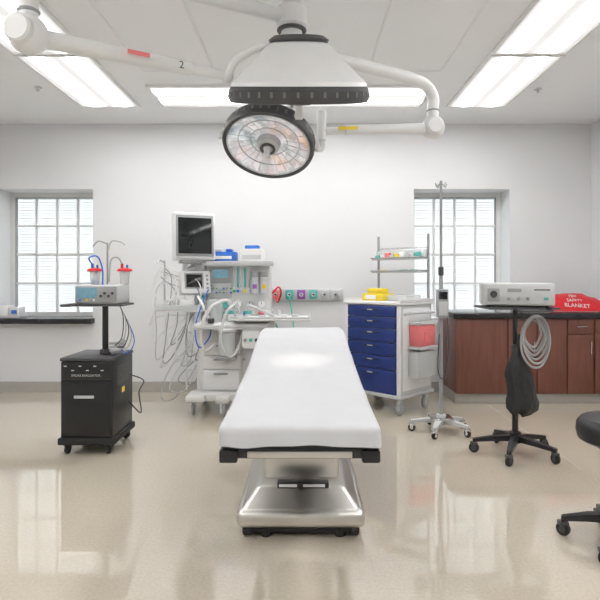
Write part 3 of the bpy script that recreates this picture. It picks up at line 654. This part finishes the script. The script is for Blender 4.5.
# ---------------------------------------------------------------- black equipment cart
g=G('electrosurgical_cart',(-1.54,4.18,0))
x0,x1,y0,y1=-1.73,-1.36,3.96,4.42
bx('cabinet',(x0,y0,.085),(x1,y1,.66),'black',g,.012); bx('base_skirt',(x0-.015,y0-.02,.07),(x1+.015,y1+.02,.12),'rubber',g,.01)
bx('top_plate',(x0-.005,y0-.005,.66),(x1+.005,y1+.005,.685),'dark',g,.008)
bx('front_bezel',(x0+.01,y0-.012,.53),(x1-.01,y0+.002,.655),'black',g,.006); bx('front_door',(x0+.02,y0-.008,.14),(x1-.02,y0+.002,.51),'black',g,.006)
for k in range(6): bx('white_label_%d'%k,(x0+.03+.052*k,y0-.014,.625-.03*(k%2)),(x0+.05+.052*k,y0-.0118,.631-.03*(k%2)),'paper',g,0)
text('cart_lettering','SMOKE EVACUATOR',((x0+x1)/2,y0-.0135,.555),.022,'lgrey',g)
bx('warning_label',(x0+.10,y0-.0102,.40),(x0+.24,y0-.0078,.42),'lgrey',g,0); bx('side_label',(x1,y0+.2,.40),(x1+.002,y0+.26,.44),'yellow',g,0)
for k in range(8): bx('side_vent_%d'%k,(x1-.001,y0+.10,.6-.018*k),(x1+.002,y0+.36,.606-.018*k),'dim',g,0)
for i,(x,y) in enumerate(((x0+.04,y0+.03),(x1-.04,y0+.03),(x0+.04,y1-.04),(x1-.04,y1-.04))): caster(g,x,y,.035,'caster_%d'%i,'rubber','dark',a=.4*i)
PX,PY=-1.49,4.18
cyl('mast',(PX,PY,.68),(PX,PY,1.06),.022,'black',g); cyl('mast_foot',(PX,PY,.68),(PX,PY,.72),.04,'dark',g)
bx('shelf',(PX-.20,PY-.15,1.045),(PX+.17,PY+.15,1.062),'dark',g,.005)
bx('generator',(PX-.175,PY-.14,1.062),(PX+.14,PY+.14,1.20),'lgrey',g,.015); bx('generator_fascia',(PX-.165,PY-.148,1.075),(PX+.13,PY-.138,1.19),'grey',g,.006)
bx('generator_display',(PX-.155,PY-.152,1.105),(PX-.01,PY-.146,1.18),'scrlit',g,.003)
for k in range(4): cyl('generator_knob_%d'%k,(PX+.02+.028*k,PY-.158,1.12+.02*(k%2)),(PX+.02+.028*k,PY-.146,1.12+.02*(k%2)),.010,'dark',g,n=14)
for k in range(3): cyl('generator_port_%d'%k,(PX-.13+.05*k,PY-.154,1.090),(PX-.13+.05*k,PY-.146,1.090),.008,('lblue','yellow','white')[k],g,n=12)
cyl('accessory_pole',(PX-.02,PY+.10,1.19),(PX-.02,PY+.10,1.52),.007,'grey',g)
tube('pole_hook',[(PX-.02,PY+.10,1.51),(PX-.08,PY+.08,1.53),(PX-.12,PY+.07,1.49)],.005,'grey',g)
tube('gooseneck',[(PX-.02,PY+.1,1.45),(PX+.02,PY+.08,1.53),(PX+.10,PY+.06,1.52),(PX+.13,PY+.05,1.50)],.005,'cord',g)
for nm,xx,m in (('l',PX-.10,'lblue'),('r',PX+.125,'red')):
    yy=PY+.06
    lathe('bottle_%s'%nm,[(.001,0),(.028,0),(.032,.01),(.038,.10),(.036,.105),(.001,.105)],(xx,yy,1.20),'glassy',g); cyl('bottle_fill_%s'%nm,(xx,yy,1.205),(xx,yy,1.24),.026,'lblue' if nm=='l' else 'paper',g)
    lathe('bottle_lid_%s'%nm,[(.001,0),(.055,0),(.057,.006),(.05,.018),(.025,.026),(.001,.028)],(xx,yy,1.30),'red',g)
    cyl('bottle_port_%s'%nm,(xx-.02,yy,1.32),(xx-.02,yy,1.36),.010,m,g); cyl('bottle_port2_%s'%nm,(xx+.018,yy,1.32),(xx+.018,yy,1.35),.008,'lblue',g)
tube('blue_tubing',[(PX-.12,PY+.06,1.35),(PX-.13,PY+.02,1.40),(PX-.06,PY+.0,1.41),(PX-.03,PY+.02,1.32),(PX-.02,PY+.0,1.2)],.006,'lblue',g)
tube('clear_tubing',[(PX+.105,PY+.06,1.35),(PX+.09,PY+.02,1.40),(PX+.04,PY+.0,1.38),(PX+.02,PY+.02,1.22)],.006,'cord',g)
tube('shelf_handle',[(PX-.20,PY-.14,1.05),(PX-.27,PY-.14,1.05),(PX-.27,PY+.1,1.05),(PX-.20,PY+.1,1.05)],.009,'dark',g)
for k in range(5):
    tube('lead_%d'%k,[(PX+.12,PY-.1,1.09),(PX+.17+.02*k,PY-.12,.98-.04*k),(PX+.15+.01*k,PY-.08,.82-.03*k),(PX+.08+.01*k,PY-.05,.74)],.004,('dark','cord','black','cord','lblue')[k],g,n=6)
tube('coiled_hose',[(PX+.09+.05*math.cos(.8*i),PY+.0+.05*math.sin(.8*i),.695+.0035*i) for i in range(26)],.010,'cord',g,n=6,seg=4)
tube('power_cord',[(x1,y1-.1,.3),(x1+.08,y1-.05,.2),(x1+.05,y1,.35),(x1+.1,y1-.05,.45),(x1,y1-.06,.5)],.005,'dark',g,n=6)

# ---------------------------------------------------------------- stool
g=G('rolling_stool',(1.475,2.62,0)); X,Y=1.475,2.62
star_base(g,X,Y,.25,'black',hub_z=.14,wr=.032,a0=2.70)
cyl('gas_column',(X,Y,.12),(X,Y,.48),.022,'chrome',g); cyl('column_cover',(X,Y,.14),(X,Y,.32),.032,'black',g)
lathe('seat',[(.001,0),(.16,0),(.18,.012),(.19,.05),(.186,.085),(.165,.11),(.08,.12),(.001,.12)],(X,Y,.48),'black',g,n=48); cyl('seat_plate',(X,Y,.46),(X,Y,.482),.12,'dark',g)

# ---------------------------------------------------------------- world, camera
w=bpy.data.worlds.new('sky'); S.world=w; w.use_nodes=True
w.node_tree.nodes['Background'].inputs[0].default_value=(.93,.97,1,1); w.node_tree.nodes['Background'].inputs[1].default_value=4.4
cam=bpy.data.cameras.new('cam'); co=bpy.data.objects.new('camera',cam); S.collection.objects.link(co)
co.location=(0,0,1.25); co.rotation_euler=(math.pi/2,0,0)
cam.sensor_width=36; cam.lens=33.6; cam.shift_y=-22/600; cam.shift_x=-5/600; cam.clip_start=.05
S.camera=co
